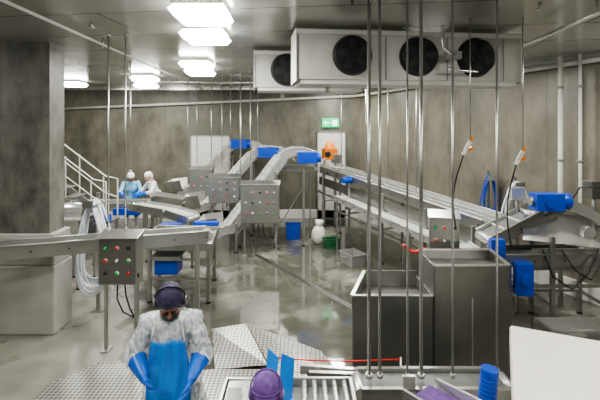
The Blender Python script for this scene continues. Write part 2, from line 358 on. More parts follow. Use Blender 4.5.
b.tube([(1.95,5.66,4.16),(1.95,5.66,4.02),(2.35,5.72,4.0)],.015,STEELL); b.done()

# ------------------------------------------------------------------ helper pieces
def legs(b,pts,ztop,r=.03,m=STEEL,z0=0):
    for x,y in pts:
        b.box(x-r,x+r,y-r,y+r,z0+.03,ztop,m); b.cyl((x,y,z0),(x,y,z0+.03),r*1.5,BLACK,10)
def control_cabinet(name,x,y,z0,z1,w,d,rows,cols,yaw=0,post=.28,front=STEEL):
    b=B(name)
    b.box(-w/2,w/2,-d/2,d/2,z0,z1,STEEL)
    b.faces([V((-w/2-.02,-d/2-.04,z1)),V((w/2+.02,-d/2-.04,z1)),V((w/2+.02,d/2,z1+.07)),V((-w/2-.02,d/2,z1+.07)),V((-w/2-.02,-d/2-.04,z1-.01)),V((w/2+.02,-d/2-.04,z1-.01)),V((w/2+.02,d/2,z1-.01)),V((-w/2-.02,d/2,z1-.01))],
            [(0,1,2,3),(4,5,6,7),(0,1,5,4),(1,2,6,5),(2,3,7,6),(3,0,4,7)],STEEL)
    b.box(-w/2+.02,w/2-.02,-d/2-.012,-d/2,z0+.02,z1-.02,front)
    cs=[GREENB,RED,BLACK,RED,WHITE,GREENB,BLACK]
    k=0
    for i in range(rows):
        for j in range(cols):
            px=-w/2+w*(j+.7)/(cols+.4); pz=z1-(z1-z0)*(i+.8)/(rows+.8)
            b.cyl((px,-d/2-.045,pz),(px,-d/2-.01,pz),.020,cs[k%7],12); b.cyl((px,-d/2-.018,pz),(px,-d/2-.011,pz),.028,WHITE if k%2 else BLACK,12); k+=1
    b.box(w/2-.01,w/2+.015,-d/2+.02,-d/2+.05,z0+.1,z0+.16,BLACK)
    for sx in(-1,1):
        b.box(sx*post-.022,sx*post+.022,-.022,.022,.02,z0,STEEL); b.box(sx*post-.06,sx*post+.06,-.09,.09,0,.02,STEEL)
    b.tube([(-.05,0,z0),(-.06,.0,z0-.25),(.02,.02,z0-.45),(post,.03,z0-.55)],.012,BLACK)
    b.tube([(.05,0,z0),(.07,.0,z0-.2),(.12,.02,z0-.4),(post,.03,z0-.6)],.012,BLACK)
    return b.done(.004,matrix=Matrix.Translation((x,y,0))@Matrix.Rotation(yaw,4,'Z'))
def motor(b,c,L,ax,r=.1,m=BLUE):
    c=V(c); ax=V(ax).normalized()
    b.cyl(c-ax*L/2,c+ax*L/2,r,m,18)
    b.cyl(c+ax*L/2,c+ax*(L/2+.06),r*1.06,m,18)
    for k in range(6): b.cyl(c+ax*(-L/2+.04+k*L*.14),c+ax*(-L/2+.055+k*L*.14),r*1.1,m,18)
    b.box(c.x-.05,c.x+.05,c.y-.05,c.y+.05,c.z+r*.8,c.z+r*1.35,m)

def belt_run(b,pts,w,h=.16,beltm=BELT,railm=STEEL,cleats=False):
    for k in range(len(pts)-1):
        p1,p2=V(pts[k]),V(pts[k+1])
        b.beam(p1,p2,w-.04,.03,beltm,(0,h*.15)); b.beam(p1,p2,w-.04,.02,BELT,(0,-h*.4))
        for s_ in(-1,1): 
            b.beam(p1,p2,.025,h,railm,(s_*w/2,0)); b.beam(p1,p2,.05,.02,railm,(s_*(w/2+.01),h/2))
        L=(p2-p1).length; n=int(L/.28)
        dn=(p2-p1).normalized()
        for i in range(1,int(L/.5)+1):
            q=p1+dn*i*.5; sd=dn.cross(V((0,0,1))).normalized()
            b.cyl(q+sd*(w/2+.012),q+sd*(w/2+.03),.014,BLACK,8); b.cyl(q-sd*(w/2+.012),q-sd*(w/2+.03),.014,BLACK,8)
        if cleats:
            d=(p2-p1)/max(n,1)
            for i in range(1,n):
                q=p1+d*i; b.beam(q-dn*.012,q+dn*.012,w-.07,.05,WHITE,(0,h*.15+.035))
    for p,q in((pts[0],pts[1]),(pts[-1],pts[-2])):
        p=V(p); d=(V(q)-p).normalized(); sd=d.cross(V((0,0,1))).normalized()
        b.cyl(p-sd*(w/2-.02),p+sd*(w/2-.02),h*.42,STEELL,16)

# ------------------------------------------------------------------ three inclined z conveyors
def incline(name,pts,w,motorc,legsP):
    b=B(name); belt_run(b,pts,w,.22,BELTW,STEELL,cleats=True)
    for k in range(1,len(pts)-1):
        p=V(pts[k]); d=(V(pts[k+1])-V(pts[k-1])); sd=V((d.y,-d.x,0)).normalized()
        for s_ in(-1,1): b.cyl(p+sd*s_*(w/2-.013),p+sd*s_*(w/2+.013),.125,STEELL,18)
    mc=V(motorc)
    b.box(mc.x-.30,mc.x+.22,mc.y-.14,mc.y+.14,mc.z-.15,mc.z+.15,BLUE)
    b.cyl(mc+V((.22,0,0)),mc+V((.33,0,0)),.13,BLUE,16); b.cyl(mc+V((-.08,-.14,0)),mc+V((-.08,-.16,0)),.09,BLUE,16)
    b.cyl(mc+V((-.1,.14,0)),mc+V((-.1,.3,0)),.05,STEEL)
    for (x,y,zt) in legsP:
        b.box(x-.03,x+.03,y-.03,y+.03,.03,zt,STEEL); b.cyl((x,y,0),(x,y,.03),.05,BLACK,10)
    for i in range(0,len(legsP)-1,2):
        a,c=legsP[i],legsP[i+1]
        z=min(a[2],c[2]); b.beam((a[0],a[1],.35),(c[0],c[1],.35),.04,.04,STEEL)
        b.beam((a[0],a[1],z-.1),(c[0],c[1],z-.1),.04,.04,STEEL)
        if i+2<len(legsP):
            e=legsP[i+2]; b.beam((a[0],a[1],.45),(e[0],e[1],min(e[2],1.6)),.03,.03,STEEL)
    e=V(pts[-1]); b.faces([e+V((.05,-w/2,.05)),e+V((.05,w/2,.05)),e+V((.4,w/2+.03,-.3)),e+V((.4,-w/2-.03,-.3))],[(0,1,2,3)],STEELL)
    f=V(pts[0]); 
    b.faces([f+V((-.25,-w/2-.05,.05)),f+V((.15,-w/2-.05,.1)),f+V((.15,w/2+.05,.1)),f+V((-.25,w/2+.05,.05)),
             f+V((-.42,-w/2-.18,.38)),f+V((.1,-w/2-.18,.45)),f+V((.1,w/2+.18,.45)),f+V((-.42,w/2+.18,.38))],
            [(0,1,5,4),(2,3,7,6),(3,0,4,7),(1,0,3,2)],STEEL)
    return b.done(.003)
incline('inclined_conveyor',[(-2.2,11.35,.50),(-1.85,11.4,.62),(-.55,12.0,2.36),(-.40,12.02,2.5),(-.2,12.05,2.57),(.1,12.1,2.56),(.4,12.15,2.46)],.5,(.24,11.74,2.42),
        [(-1.65,11.2,.75),(-1.65,11.75,.75),(-.65,11.65,2.05),(-.65,12.2,2.05),(.1,11.85,2.3),(.1,12.4,2.3)])
incline('inclined_conveyor',[(-3.0,12.75,.85),(-2.7,12.8,.95),(-1.5,13.28,2.35),(-1.35,13.3,2.48),(-1.15,13.35,2.56),(-.55,13.4,2.5)],.5,(-.95,13.0,2.48),
        [(-2.65,12.6,.85),(-2.65,13.1,.85),(-1.45,12.98,2.2),(-1.45,13.55,2.2),(-.75,13.12,2.3),(-.75,13.65,2.3)])
incline('inclined_conveyor',[(-3.9,14.15,1.1),(-3.6,14.2,1.2),(-2.45,14.5,2.48),(-2.3,14.55,2.6),(-2.1,14.6,2.68),(-1.4,14.65,2.62)],.5,(-1.95,14.25,2.68),
        [(-3.55,14.0,1.1),(-3.55,14.4,1.1),(-2.3,14.25,2.3),(-2.3,14.8,2.3),(-1.6,14.4,2.4),(-1.6,14.85,2.4)])
control_cabinet('control_cabinet',-1.0,10.95,.85,1.82,.96,.3,3,5,0,.4)
control_cabinet('control_cabinet',-2.12,12.2,1.12,1.85,.86,.3,3,4,0,.36)
control_cabinet('control_cabinet',-3.02,13.35,1.15,1.95,.68,.3,2,3,0,.3)

# ------------------------------------------------------------------ long collecting conveyor along right wall
A=V((.85,13.3,1.95)); Bp=V((3.5,7.85,1.5)); D=(Bp-A); d2=V((D.x,D.y,0)).normalized(); s2=V((d2.y,-d2.x,0))
b=B('collecting_conveyor'); belt_run(b,[A,Bp],.55,.2,BELT,STEEL)
lo=V((0,0,-.5)); belt_run(b,[A+D*.25+lo+s2*.45,Bp+lo+s2*.45],.45,.14,BELTW,STEELL)
for t in(.04,.28,.52,.76,.97):
    p=A+D*t
    for s_ in(-.3,.3):
        q=p+s2*s_; b.box(q.x-.03,q.x+.03,q.y-.03,q.y+.03,.03,q.z-.05,STEEL); b.cyl((q.x,q.y,0),(q.x,q.y,.03),.05,BLACK,10)
    b.beam(p+s2*-.3-V((0,0,.9)),p+s2*.3-V((0,0,.9)),.04,.04,STEEL)
    q=p+s2*.68
    if t>.25:
        b.box(q.x-.025,q.x+.025,q.y-.025,q.y+.025,0,q.z-.5,STEEL); b.beam(p+s2*.3-V((0,0,.62)),p+s2*.68-V((0,0,.62)),.04,.04,STEEL)
b.beam(A-V((0,0,1.3))-s2*.3,Bp-V((0,0,1.2))-s2*.3,.04,.04,STEEL)
b.beam(A-V((0,0,.32))+s2*.29,Bp-V((0,0,.28))+s2*.29,.02,.24,STEELD)
for t in(.3,.9):
    p=A+D*t+s2*.42; motor(b,(p.x,p.y,p.z+.02),.2,s2,.075)
p=A+V((0,0,.12)); q=Bp+V((0,0,.12))
b.beam(p+s2*-.26,q+s2*-.26,.012,.12,STEELL); b.beam(p+s2*.26,q+s2*.26,.012,.12,STEELL)
for k in range(3):
    b.tube([A+D*(t/14)+s2*(.33+.02*k)-V((0,0,.62+.05*abs(math.sin(t*1.57+k)))) for t in range(15)],.012,BLACK,6)
b.done(.003)
b=B('cross_conveyor'); belt_run(b,[(-.9,12.80,2.06),(.42,12.85,2.0)],.3,.16,BELT,STEEL)
legs(b,[(-.8,12.68),(-.8,12.94),(.3,12.72),(.3,12.98)],1.95,.02); b.done(.003)
b=B('orange_hopper_machine'); 
b.obox((.98,14.3,2.35),(.42,.5,.36),ORANGE,.2); b.cone((.98,14.3,2.53),(.98,14.3,2.75),.2,.08,ORANGE,16); b.obox((1.2,14.2,2.2),(.3,.3,.3),STEEL,.2); b.cyl((.9,14.04,2.35),(.9,14.0,2.35),.1,BLACK)
legs(b,[(.8,14.1),(1.16,14.1),(.8,14.5),(1.16,14.5)],2.2,.03); b.done(.02)

def crate(name,x,y,w,d,h,m,z=0,yaw=0,rim=.02):
    b=B(name); t=.02
    a,c=w/2,d/2; k=.9
    P=[V((-a*k,-c*k,0)),V((a*k,-c*k,0)),V((a*k,c*k,0)),V((-a*k,c*k,0))]; Q=[V((-a,-c,h)),V((a,-c,h)),V((a,c,h)),V((-a,c,h))]
    Pi=[v*((a-t)/a)+V((0,0,t)) for v in P]; Qi=[V((v.x*(a-t)/a,v.y*(c-t)/c,h)) for v in Q]
    b.faces(P+Q+Pi+Qi,[(3,2,1,0),(0,1,5,4),(1,2,6,5),(2,3,7,6),(3,0,4,7),(8,9,10,11),(8,9,13,12),(9,10,14,13),(10,11,15,14),(11,8,12,15),(4,5,13,12),(5,6,14,13),(6,7,15,14),(7,4,12,15)],m)
    for s_ in(-1,1): b.box(-a-rim,a+rim,s_*c-.01,s_*c+.01,h-.03,h,m); b.box(s_*a-.01,s_*a+.01,-c-rim,c+rim,h-.03,h,m)
    b.box(-a*.3,a*.3,-c-.03,-c+.0,h*.6,h*.66,m)
    return b.done(matrix=Matrix.Translation((x,y,z))@Matrix.Rotation(yaw,4,'Z'))
crate('blue_plastic_crate',-.2,12.58,.42,.20,.45,BLUE,0,0)
crate('green_plastic_tub',.85,11.7,.4,.3,.25,GREEN,0,.3)
crate('grey_plastic_tub',1.25,10.3,.55,.40,.28,GREYP,0,-1.1)
crate('stainless_tub',4.1,6.62,.78,.4,.28,STEELL,0,.05)
crate('stainless_tub',4.3,6.1,.62,.4,.14,STEELL,0,.05)
b=B('white_waste_sack'); b.ball((.52,12.0,.27),(.2,.18,.27),WHITE,seg=20); b.cone((.52,12.0,.48),(.54,12.0,.66),.07,.13,WHITE,14); b.done()
b=B('floor_drain_channel'); b.beam((-1.1,11.0,.003),(1.1,7.6,.003),.12,.006,STEELD)
for k in range(60):
    t=k/60; b.beam((-1.1+2.2*t-.04,11-3.4*t-.02,.0075),(-1.1+2.2*t+.04,11-3.4*t+.03,.0075),.014,.003,BLACK)
b.done()

# ------------------------------------------------------------------ left: stairs, picking platform, workers' belt
b=B('metal_access_stairs')
y0,y1=10.2,10.85; sx=-.62
for i in range(5):
    x=-5.5+sx+i*.26; z=2.0-i*.2
    b.box(x-.02,x+.25,y0,y1,z-.03,z,STEEL)
for y in(y0,y1):
    b.beam((-5.6+sx,y,2.0),(-4.2+sx,y,.98),.03,.16,STEEL)
    b.tube([(-6.3+sx,y,2.98),(-5.5+sx,y,2.98),(-4.25+sx,y,2.02),(-3.95+sx,y,1.96),(-3.95+sx,y,1.0)],.02,WHITE)
    b.tube([(-6.3+sx,y,2.55),(-5.5+sx,y,2.55),(-4.25+sx,y,1.6),(-3.95+sx,y,1.5)],.016,WHITE)
    for x,z in((-5.5,2.0),(-4.9,1.6),(-4.3,1.05)): b.tube([(x+sx,y,z),(x+sx,y,z+.96)],.016,WHITE)
    b.tube([(-6.3+sx,y,2.0),(-6.3+sx,y,2.98)],.018,WHITE)
b.box(-6.6+sx,-5.5+sx,y0,y1,1.96,2.0,TREAD); b.box(-4.3+sx,-3.9+sx,y0,y1,.95,1.0,TREAD)
legs(b,[(-6.5+sx,y0+.05),(-6.5+sx,y1-.05),(-5.55+sx,y0+.05),(-5.55+sx,y1-.05)],1.96); legs(b,[(-4.25+sx,y0+.05),(-4.25+sx,y1-.05),(-3.95+sx,y0+.05),(-3.95+sx,y1-.05)],.95)
b.done(.003)

b=B('picking_platform'); b.box(-6.4,-4.0,12.6,13.9,.14,.2,TREAD); legs(b,[(-6.3,12.65),(-4.1,12.65),(-6.3,13.8),(-4.1,13.8)],.14,.04); b.done()
b=B('picking_belt'); belt_run(b,[(-6.6,11.95,1.08),(-4.05,12.05,1.08)],.7,.2,BELTW,STEEL)
b.beam((-6.4,11.59,1.24),(-4.1,11.68,1.24),.02,.12,STEELL)
for x in(-6.2,-5.2,-4.2): legs(b,[(x,11.68),(x,12.3)],1.0,.03)
b.beam((-6.2,11.68,.5),(-4.2,11.70,.5),.04,.04,STEEL)
for x in(-5.9,-4.6): b.box(x-.35,x+.35,11.45,11.57,.91,1.08,BLUE); b.box(x-.3,x+.3,11.57,11.6,.94,1.02,STEEL)
b.done(.003)
b=B('washing_drum_machine')
b.box(-4.95,-4.4,8.6,9.5,.75,1.40,STEEL); b.box(-5.0,-4.35,8.55,9.55,1.40,1.44,STEELL)
b.cyl((-4.9,9.05,1.44),(-4.45,9.05,1.44),.24,STEELL,28); b.cyl((-4.43,9.05,1.44),(-4.38,9.05,1.44),.26,STEELD,28)
legs(b,[(-4.9,8.7),(-4.45,8.7),(-4.9,9.4),(-4.45,9.4)],.75); motor(b,(-4.15,9.05,1.35),.24,(1,0,0),.09)
b.beam((-4.4,9.05,1.3),(-4.2,9.05,1.3),.06,.06,STEEL); b.box(-4.38,-4.34,8.75,9.3,.85,1.2,STEELD); b.done(.01)
b=B('sloped_transfer_conveyor'); belt_run(b,[(-4.15,11.0,1.25),(-3.0,10.1,1.28),(-2.45,9.85,1.18)],.45,.18,BELTW,STEEL)
legs(b,[(-3.7,10.45),(-3.45,10.75),(-2.75,9.85),(-2.5,10.05)],1.16,.028); b.box(-3.0,-2.6,10.35,10.5,1.05,1.25,BLUE); b.done(.003)
b=B('vibrating_feeder')
b.hexa([V((-3.85,11.25,1.3)),V((-3.1,11.3,1.2)),V((-3.1,11.75,1.2)),V((-3.85,11.75,1.3)),V((-3.9,11.2,1.5)),V((-3.05,11.25,1.36)),V((-3.05,11.8,1.36)),V((-3.9,11.8,1.5))],STEEL)
b.box(-3.6,-3.3,11.3,11.7,.95,1.2,BLUE); legs(b,[(-3.75,11.35),(-3.2,11.35),(-3.75,11.65),(-3.2,11.65)],1.22,.028); b.beam((-3.75,11.35,.9),(-3.2,11.35,.9),.04,.06,STEEL); b.beam((-3.75,11.65,.9),(-3.2,11.65,.9),.04,.06,STEEL); b.done(.003)

b=B('inspection_tray_table')
P=[(-2.85,8.0),(-1.62,7.95),(-1.75,9.3),(-3.1,9.4)]
b.prism(P,1.0,1.03,BELT)
for i in range(4):
    p=P[i];q=P[(i+1)%4]; b.beam((p[0],p[1],1.06),(q[0],q[1],1.06),.025,.14,STEEL)
for k in range(1,14):
    t=k/14; b.beam((-2.85-.25*t,8+1.4*t,1.045),(-1.62-.13*t,7.95+1.35*t,1.045),.03,.02,STEELL)
b.box(-2.3,-1.78,9.34,9.5,.98,1.2,BLUE); b.box(-3.05,-2.6,9.43,9.6,1.0,1.14,BLUE)
b.box(-2.72,-2.3,8.1,8.5,.5,.82,BLUE); b.box(-2.78,-2.24,8.05,8.55,.82,.85,STEEL)
legs(b,[(-2.8,8.06),(-1.7,8.04),(-1.82,9.22),(-3.02,9.3)],1.0,.032)
b.beam((-2.8,8.06,.45),(-1.7,8.04,.45),.04,.04,STEEL); b.beam((-1.7,8.04,.45),(-1.82,9.22,.45),.04,.04,STEEL); b.beam((-2.8,8.06,.8),(-1.7,8.04,.8),.04,.04,STEEL)
b.done(.003)

b=B('infeed_conveyor'); a0=V((-6.8,5.5,1.47)); a1=V((-1.55,7.25,1.47)); belt_run(b,[a0,a1],.34,.2,BELT,STEEL)
dd=(a1-a0)
for t in(.1,.42,.8,.97):
    p=a0+dd*t
    for s_ in(-.15,.15):
        q=p+V((.316,-.949,0))*s_; b.box(q.x-.025,q.x+.025,q.y-.025,q.y+.025,.02,1.4,STEEL); b.cyl((q.x,q.y,0),(q.x,q.y,.02),.05,BLACK,10)
b.done(.003)
control_cabinet('control_cabinet',-2.62,6.35,1.0,1.68,.56,.26,3,3,.0,.22,front=STEELD)

def hose_loops(name,x,y,zt,zb,w,m,n=4,r=.018,yaw=0,loose=1.0):
    b=B(name); rnd=random.Random(n*7+int(w*100))
    for k in range(n):
        pts=[]; ww=w*rnd.uniform(.65,1.1); lo=zb+rnd.uniform(0,.35)*loose; hi=zt-.02*(k%3); sh=rnd.uniform(-.07,.07)*loose; ph=rnd.uniform(0,6)
        for i in range(36):
            t=2*math.pi*i/36; e=abs(math.sin(t))**.8*(1 if math.sin(t)>0 else -1)
            f=(1-e)/2
            pts.append((math.cos(t)*ww/2*(1-.45*e)*.8+sh*f+.015*math.sin(3*t+ph),(-.03-.035*k)+.02*math.cos(2*t+ph)*f,(hi+lo)/2+e*(hi-lo)/2))
        b.tube(pts,r,m,8,True)
    b.tube([(w*.3,-.05,zb+.4),(w*.5,-.08,zb+.1),(w*.45,-.12,zb-.1),(w*.3,-.1,.03)],r,m)
    b.box(-.09,.09,-.035*n-.06,.06,zt-.10,zt-.06,STEEL); b.box(-.09,.09,-.035*n-.08,-.035*n-.06,zt-.10,zt+.02,STEEL)
    b.box(-.03,.03,.02,.07,0,zt+.1,STEEL)
    b.box(-.1,.1,-.03,.14,0,.02,STEEL)
    return b.done(matrix=Matrix.Translation((x,y,0))@Matrix.Rotation(yaw,4,'Z'))
hose_loops('white_hose_rack',-3.58,7.65,2.0,.35,.60,HOSEW,8,r=.02)
hose_loops('blue_hose_rack',4.38,10.05,2.14,1.2,.42,BLUE,5,r=.014,yaw=-.1,loose=.5)
hose_loops('grey_hose_rack',4.55,9.15,2.1,1.1,.60,HOSEW,5,r=.02,yaw=-.1,loose=.6)

# ------------------------------------------------------------------ right machine
b=B('grading_machine')
belt_run(b,[(3.15,7.35,1.38),(4.45,7.45,2.0)],.5,.2,BELT,STEEL,cleats=True)
belt_run(b,[(3.25,7.2,1.12),(4.9,7.3,1.12)],.55,.2,BELT,STEEL)
b.box(3.76,4.2,6.86,7.12,1.93,2.2,BLUE); b.cyl((4.2,6.99,2.07),(4.33,6.99,2.07),.13,BLUE,18); b.cyl((3.76,6.99,2.07),(3.70,6.99,2.07),.07,STEEL); b.cyl((3.98,6.86,2.07),(3.98,6.84,2.07),.09,BLUE,18)
b.box(4.0,4.1,7.0,7.25,1.85,1.98,STEEL)
N_=10; prev=None
for k in range(N_+1):
    t=k/N_; x=4.3+1.0*t; z=1.92-.15*t-.6*t*t
    cur=[V((x,6.95,z+.18)),V((x,6.97,z)),V((x,7.55,z)),V((x,7.57,z+.18))]
    if prev: b.faces(prev+cur,[(0,1,5,4),(1,2,6,5),(2,3,7,6)],STEELL,False)
    prev=cur
b.box(3.75,4.95,7.0,7.02,.95,1.30,STEEL); b.faces([V((3.6,7.0,1.45)),V((4.95,7.0,1.3)),V((4.95,7.35,1.75)),V((3.8,7.35,1.85))],[(0,1,2,3)],STEELL)
for x in(3.35,4.05,4.9):
    legs(b,[(x,6.95),(x,7.6)],1.05 if x<3.5 else 1.5,.032)
    b.beam((x,6.95,.4),(x,7.6,.4),.04,.04,STEEL)
b.beam((3.35,6.95,.72),(4.9,6.95,.72),.04,.05,STEEL); b.beam((3.35,7.6,.4),(4.9,7.6,.4),.04,.04,STEEL)
b.box(3.40,3.66,6.78,6.92,.62,1.12,BLUE); b.cyl((3.53,6.78,.87),(3.53,6.72,.87),.09,BLUE)
b.tube([(3.9,6.97,1.3),(4.0,6.85,.9),(4.3,6.85,.7),(4.6,6.9,.95),(4.8,6.97,1.3)],.014,BLACK)
b.tube([(4.2,6.97,1.3),(4.35,6.85,1.0),(4.6,6.85,.85),(4.85,6.95,1.1)],.012,BLACK)
b.cyl((4.55,6.9,1.6),(4.55,6.8,1.6),.1,STEELL,18)
b.tube([(4.4,7.1,2.0),(4.55,7.05,2.28),(4.85,7.0,2.3),(5.1,7.1,2.0)],.014,BLACK)
b.box(4.72,4.95,7.0,7.25,2.1,2.38,STEELD); b.cyl((4.83,7.12,1.4),(4.83,7.12,2.1),.03,STEEL)
b.box(3.72,3.95,7.6,7.72,1.98,2.2,STEELL); b.cyl((3.83,7.66,0),(3.83,7.66,1.98),.03,STEEL)
b.done(.003)
b=B('blue_drive_guard'); b.box(3.0,3.22,6.78,6.92,1.2,1.5,BLUE); b.cyl((3.11,6.78,1.35),(3.11,6.73,1.35),.08,BLUE); b.box(3.09,3.13,6.83,6.9,0,1.2,STEEL); b.box(3.03,3.19,6.79,6.94,0,.02,STEEL); b.done(.015)
b=B('product_tray_stack'); 
for k in range(3): b.box(2.35,2.95,6.95,7.5,1.03+.09*k,1.07+.09*k,BELTW); b.box(2.37,2.4,6.97,7.48,1.07+.09*k,1.12+.09*k,BELTW); b.box(2.90,2.93,6.97,7.48,1.07+.09*k,1.12+.09*k,BELTW)
legs(b,[(2.4,7.0),(2.9,7.0),(2.4,7.45),(2.9,7.45)],1.03,.025); b.done()

def spray(name,x,y,zg,end):
    b=B(name); b.cyl((x+.03,y,zg+.12),(x+.03,y,CEIL),.008,STEEL,8)
    b.obox((x,y,zg+.04),(.04,.04,.13),WHITE,0,.5); b.obox((x-.035,y,zg-.035),(.035,.035,.08),NET,0,.7); b.cone((x+.03,y,zg+.09),(x+.06,y,zg+.15),.016,.024,ORANGE,10)
    b.obox((x+.02,y,zg+.0),(.09,.035,.035),ORANGE,0,-.5)
    e=V(end); s_=V((x-.05,y,zg-.07)); pts=[]
    for k in range(13):
        t=k/12; p=s_.lerp(e,t); p.x-=.08*math.sin(t*math.pi); pts.append(p)
    b.tube(pts,.009,BLACK); return b.done()
spray('hanging_spray_gun',2.07,5.35,3.0,(2.02,5.6,1.95))
spray('hanging_spray_gun',2.72,5.35,2.88,(2.8,5.75,1.7))

# ------------------------------------------------------------------ steel hopper with cabinet
b=B('steel_hopper_guard')
fy=5.42
b.beam((.66,fy,.58),(1.66,fy,.58),.02,1.16,STEELD); b.beam((.66,fy,.58),(.92,6.2,.62),.02,1.16,STEELD); b.beam((1.66,fy+.01,.58),(1.66,6.2,.58),.02,1.16,STEELD); b.beam((.92,6.2,.62),(1.66,6.2,.62),.02,1.2,STEELD)
b.beam((.65,fy-.01,1.17),(1.66,fy-.01,1.17),.05,.02,STEEL); b.beam((.65,fy-.01,1.17),(.92,6.2,1.21),.05,.02,STEEL)
b.beam((1.68,fy-.02,.77),(2.60,fy,.77),.02,1.54,STEELD); b.beam((2.60,fy,.77),(2.66,6.1,.77),.02,1.54,STEELD); b.beam((1.68,fy-.01,.77),(1.68,6.1,.77),.02,1.54,STEELD); b.beam((1.68,6.1,.77),(2.66,6.1,.77),.02,1.54,STEELD)
b.beam((1.67,fy-.03,1.55),(2.62,fy-.01,1.55),.05,.02,STEEL); b.beam((1.67,6.1,1.55),(2.67,6.1,1.55),.05,.02,STEEL); b.beam((2.61,fy,1.55),(2.67,6.1,1.55),.05,.02,STEEL)
b.faces([V((1.70,fy+.02,1.48)),V((2.59,fy+.03,1.48)),V((2.64,6.08,1.42)),V((1.70,6.08,1.42))],[(0,1,2,3)],STEEL)
b.faces([V((.68,fy+.02,1.08)),V((1.64,fy+.02,1.08)),V((1.64,6.18,1.0)),V((.93,6.18,1.0))],[(0,1,2,3)],STEEL)
for x in(1.0,1.35,2.15): b.box(x-.01,x+.01,fy-.025,fy-.01,.02,1.14,STEEL)
b.done(.003)
control_cabinet('control_cabinet',2.14,6.45,1.25,1.95,.42,.25,3,3,-.25,.16)
b=B('red_hose'); 
b.tube([(1.55+.30*t+.0,6.5+.05*math.sin(t*6),1.50-.1*math.sin(t*3.0)) for t in [k/12 for k in range(13)]]+[(1.82,6.5,1.3)],.025,RED); b.box(1.535,1.565,6.485,6.515,0,1.5,STEEL); b.done()

# ------------------------------------------------------------------ foreground
b=B('diamond_plate_walkway')
b.prism([(-3.0,3.6),(-1.75,3.6),(-1.75,5.6),(-2.62,5.65),(-3.0,5.2)],.17,.2,TREAD)
b.prism([(-1.72,3.6),(-.80,3.6),(-.42,5.5),(-1.12,5.5),(-1.72,5.4)],.17,.2,TREAD)
b.faces([V((-1.32,6.5,.24)),V((-.82,6.55,.30)),V((-.42,5.6,.2)),V((-1.08,5.5,.2))],[(0,1,2,3)],TREAD)
b.faces([V((-.80,6.55,.30)),V((.30,6.1,.12)),V((.60,5.35,.1)),V((-.40,5.6,.2))],[(0,1,2,3)],TREAD)
b.faces([V((-.38,5.58,.2)),V((.60,5.33,.1)),V((.3,5.08,.12)),V((-.5,5.1,.2))],[(0,1,2,3)],TREAD)
for x,y in[(-2.9,3.7),(-2.9,5.1),(-1.85,3.7),(-1.85,5.4),(-1.6,3.7),(-.9,3.7),(-1.6,5.2),(-.6,5.2),(-1.25,6.3),(-.85,6.3),(.2,5.9),(.45,5.3)]: b.box(x-.03,x+.03,y-.03,y+.03,0,.16 if x<-.3 else .1,STEEL)
b.done()
b=B('sorting_table')
b.box(-.66,.45,3.15,3.95,.90,.93,BELT)
for y in(3.15,3.95): b.box(-.68,.47,y-.015,y+.015,.86,1.0,STEEL)
for x in(-.67,.46): b.box(x-.015,x+.015,3.15,3.95,.86,1.0,STEEL)
b.box(-.64,-.40,3.3,3.93,.96,.985,STEELL); b.box(-.62,-.5,3.45,3.75,.985,1.03,STEELD)
for k in range(5): b.cyl((.04+k*.09,3.17,.97),(.04+k*.09,3.93,.97),.024,STEELL,10)
b.box(-1.7,-.80,2.9,3.45,.97,1.0,STEELL)
for y in(2.9,3.45): b.box(-1.7,-.80,y-.012,y+.012,.95,1.03,STEEL)
b.box(-.6,-.2,3.97,3.99,.88,.98,RED)
legs(b,[(-.62,3.2),(.4,3.2),(-.62,3.9),(.4,3.9),(-1.65,2.95),(-.85,2.95),(-1.65,3.4),(-.85,3.42)],.9,.03)
b.beam((.4,3.9,.3),(-.62,3.9,.3),.04,.04,STEEL); b.box(-1.0,-.66,3.2,3.3,.86,.9,STEEL); b.done(.003)
b=B('blue_flap_tray'); x,y,z=-.21,3.66,.945
def sheet(p,th,m):
    n=(p[1]-p[0]).cross(p[3]-p[0]).normalized()*th
    b.hexa([q for q in p]+[q+n for q in p],m)
sheet([V((x-.10,y-.1,z+.03)),V((x+.0,y-.12,z+.02)),V((x+.03,y+.02,z+.38)),V((x-.06,y+.06,z+.44))],.008,APRON)
sheet([V((x+.03,y-.1,z+.04)),V((x+.14,y-.02,z+.06)),V((x+.16,y+.08,z+.34)),V((x+.05,y+.05,z+.40))],.008,APRON)
b.box(x-.14,x+.16,y-.16,y+.02,z-.013,z+.04,APRON); b.done()
b=B('stainless_guide_rails')
b.beam((.1,4.75,.55),(.95,4.70,.55),.05,.1,STEEL); b.beam((.0,4.98,.5),(.95,4.85,.5),.05,.1,STEELL); legs(b,[(.15,4.74),(.85,4.71),(.1,4.96),(.85,4.87)],.5,.02)
b.done()
b=B('discharge_conveyor')
belt_run(b,[(.6,4.4,.66),(2.1,4.4,.66)],.34,.14,BELT,STEEL)
b.box(1.0,1.12,4.2,4.24,.6,.86,STEELL)
legs(b,[(.65,4.25),(.65,4.55),(1.35,4.25),(1.35,4.55),(2.05,4.25),(2.05,4.55)],.6,.025); b.done(.003)
b=B('purple_belt_feeder')
b.obox((1.22,3.75,.86),(.36,.46,.04),PURPLE,.7,0,0); b.obox((1.22,3.75,.82),(.44,.52,.04),STEEL,.7)
b.beam((.93,3.9,.86),(1.2,3.42,.92),.03,.13,STEEL); b.beam((1.28,4.06,.86),(1.55,3.62,.92),.03,.13,STEELL)
legs(b,[(1.0,3.72),(1.3,3.52),(1.2,3.98),(1.42,3.78)],.81,.025); b.done(.003)
b=B('red_barrier_cord'); b.tube([(-.30,4.66,.80),(.1,4.65,.775),(.5,4.64,.77),(1.08,4.64,.79)],.008,RED,6); b.cyl((-.30,4.66,0),(-.30,4.66,.82),.012,STEEL,8); b.cyl((1.08,4.64,0),(1.08,4.64,.81),.012,STEEL,8); b.done()
b=B('white_insulated_bin')
yaw=math.radians(-25)
W_,D_=1.45,1.55
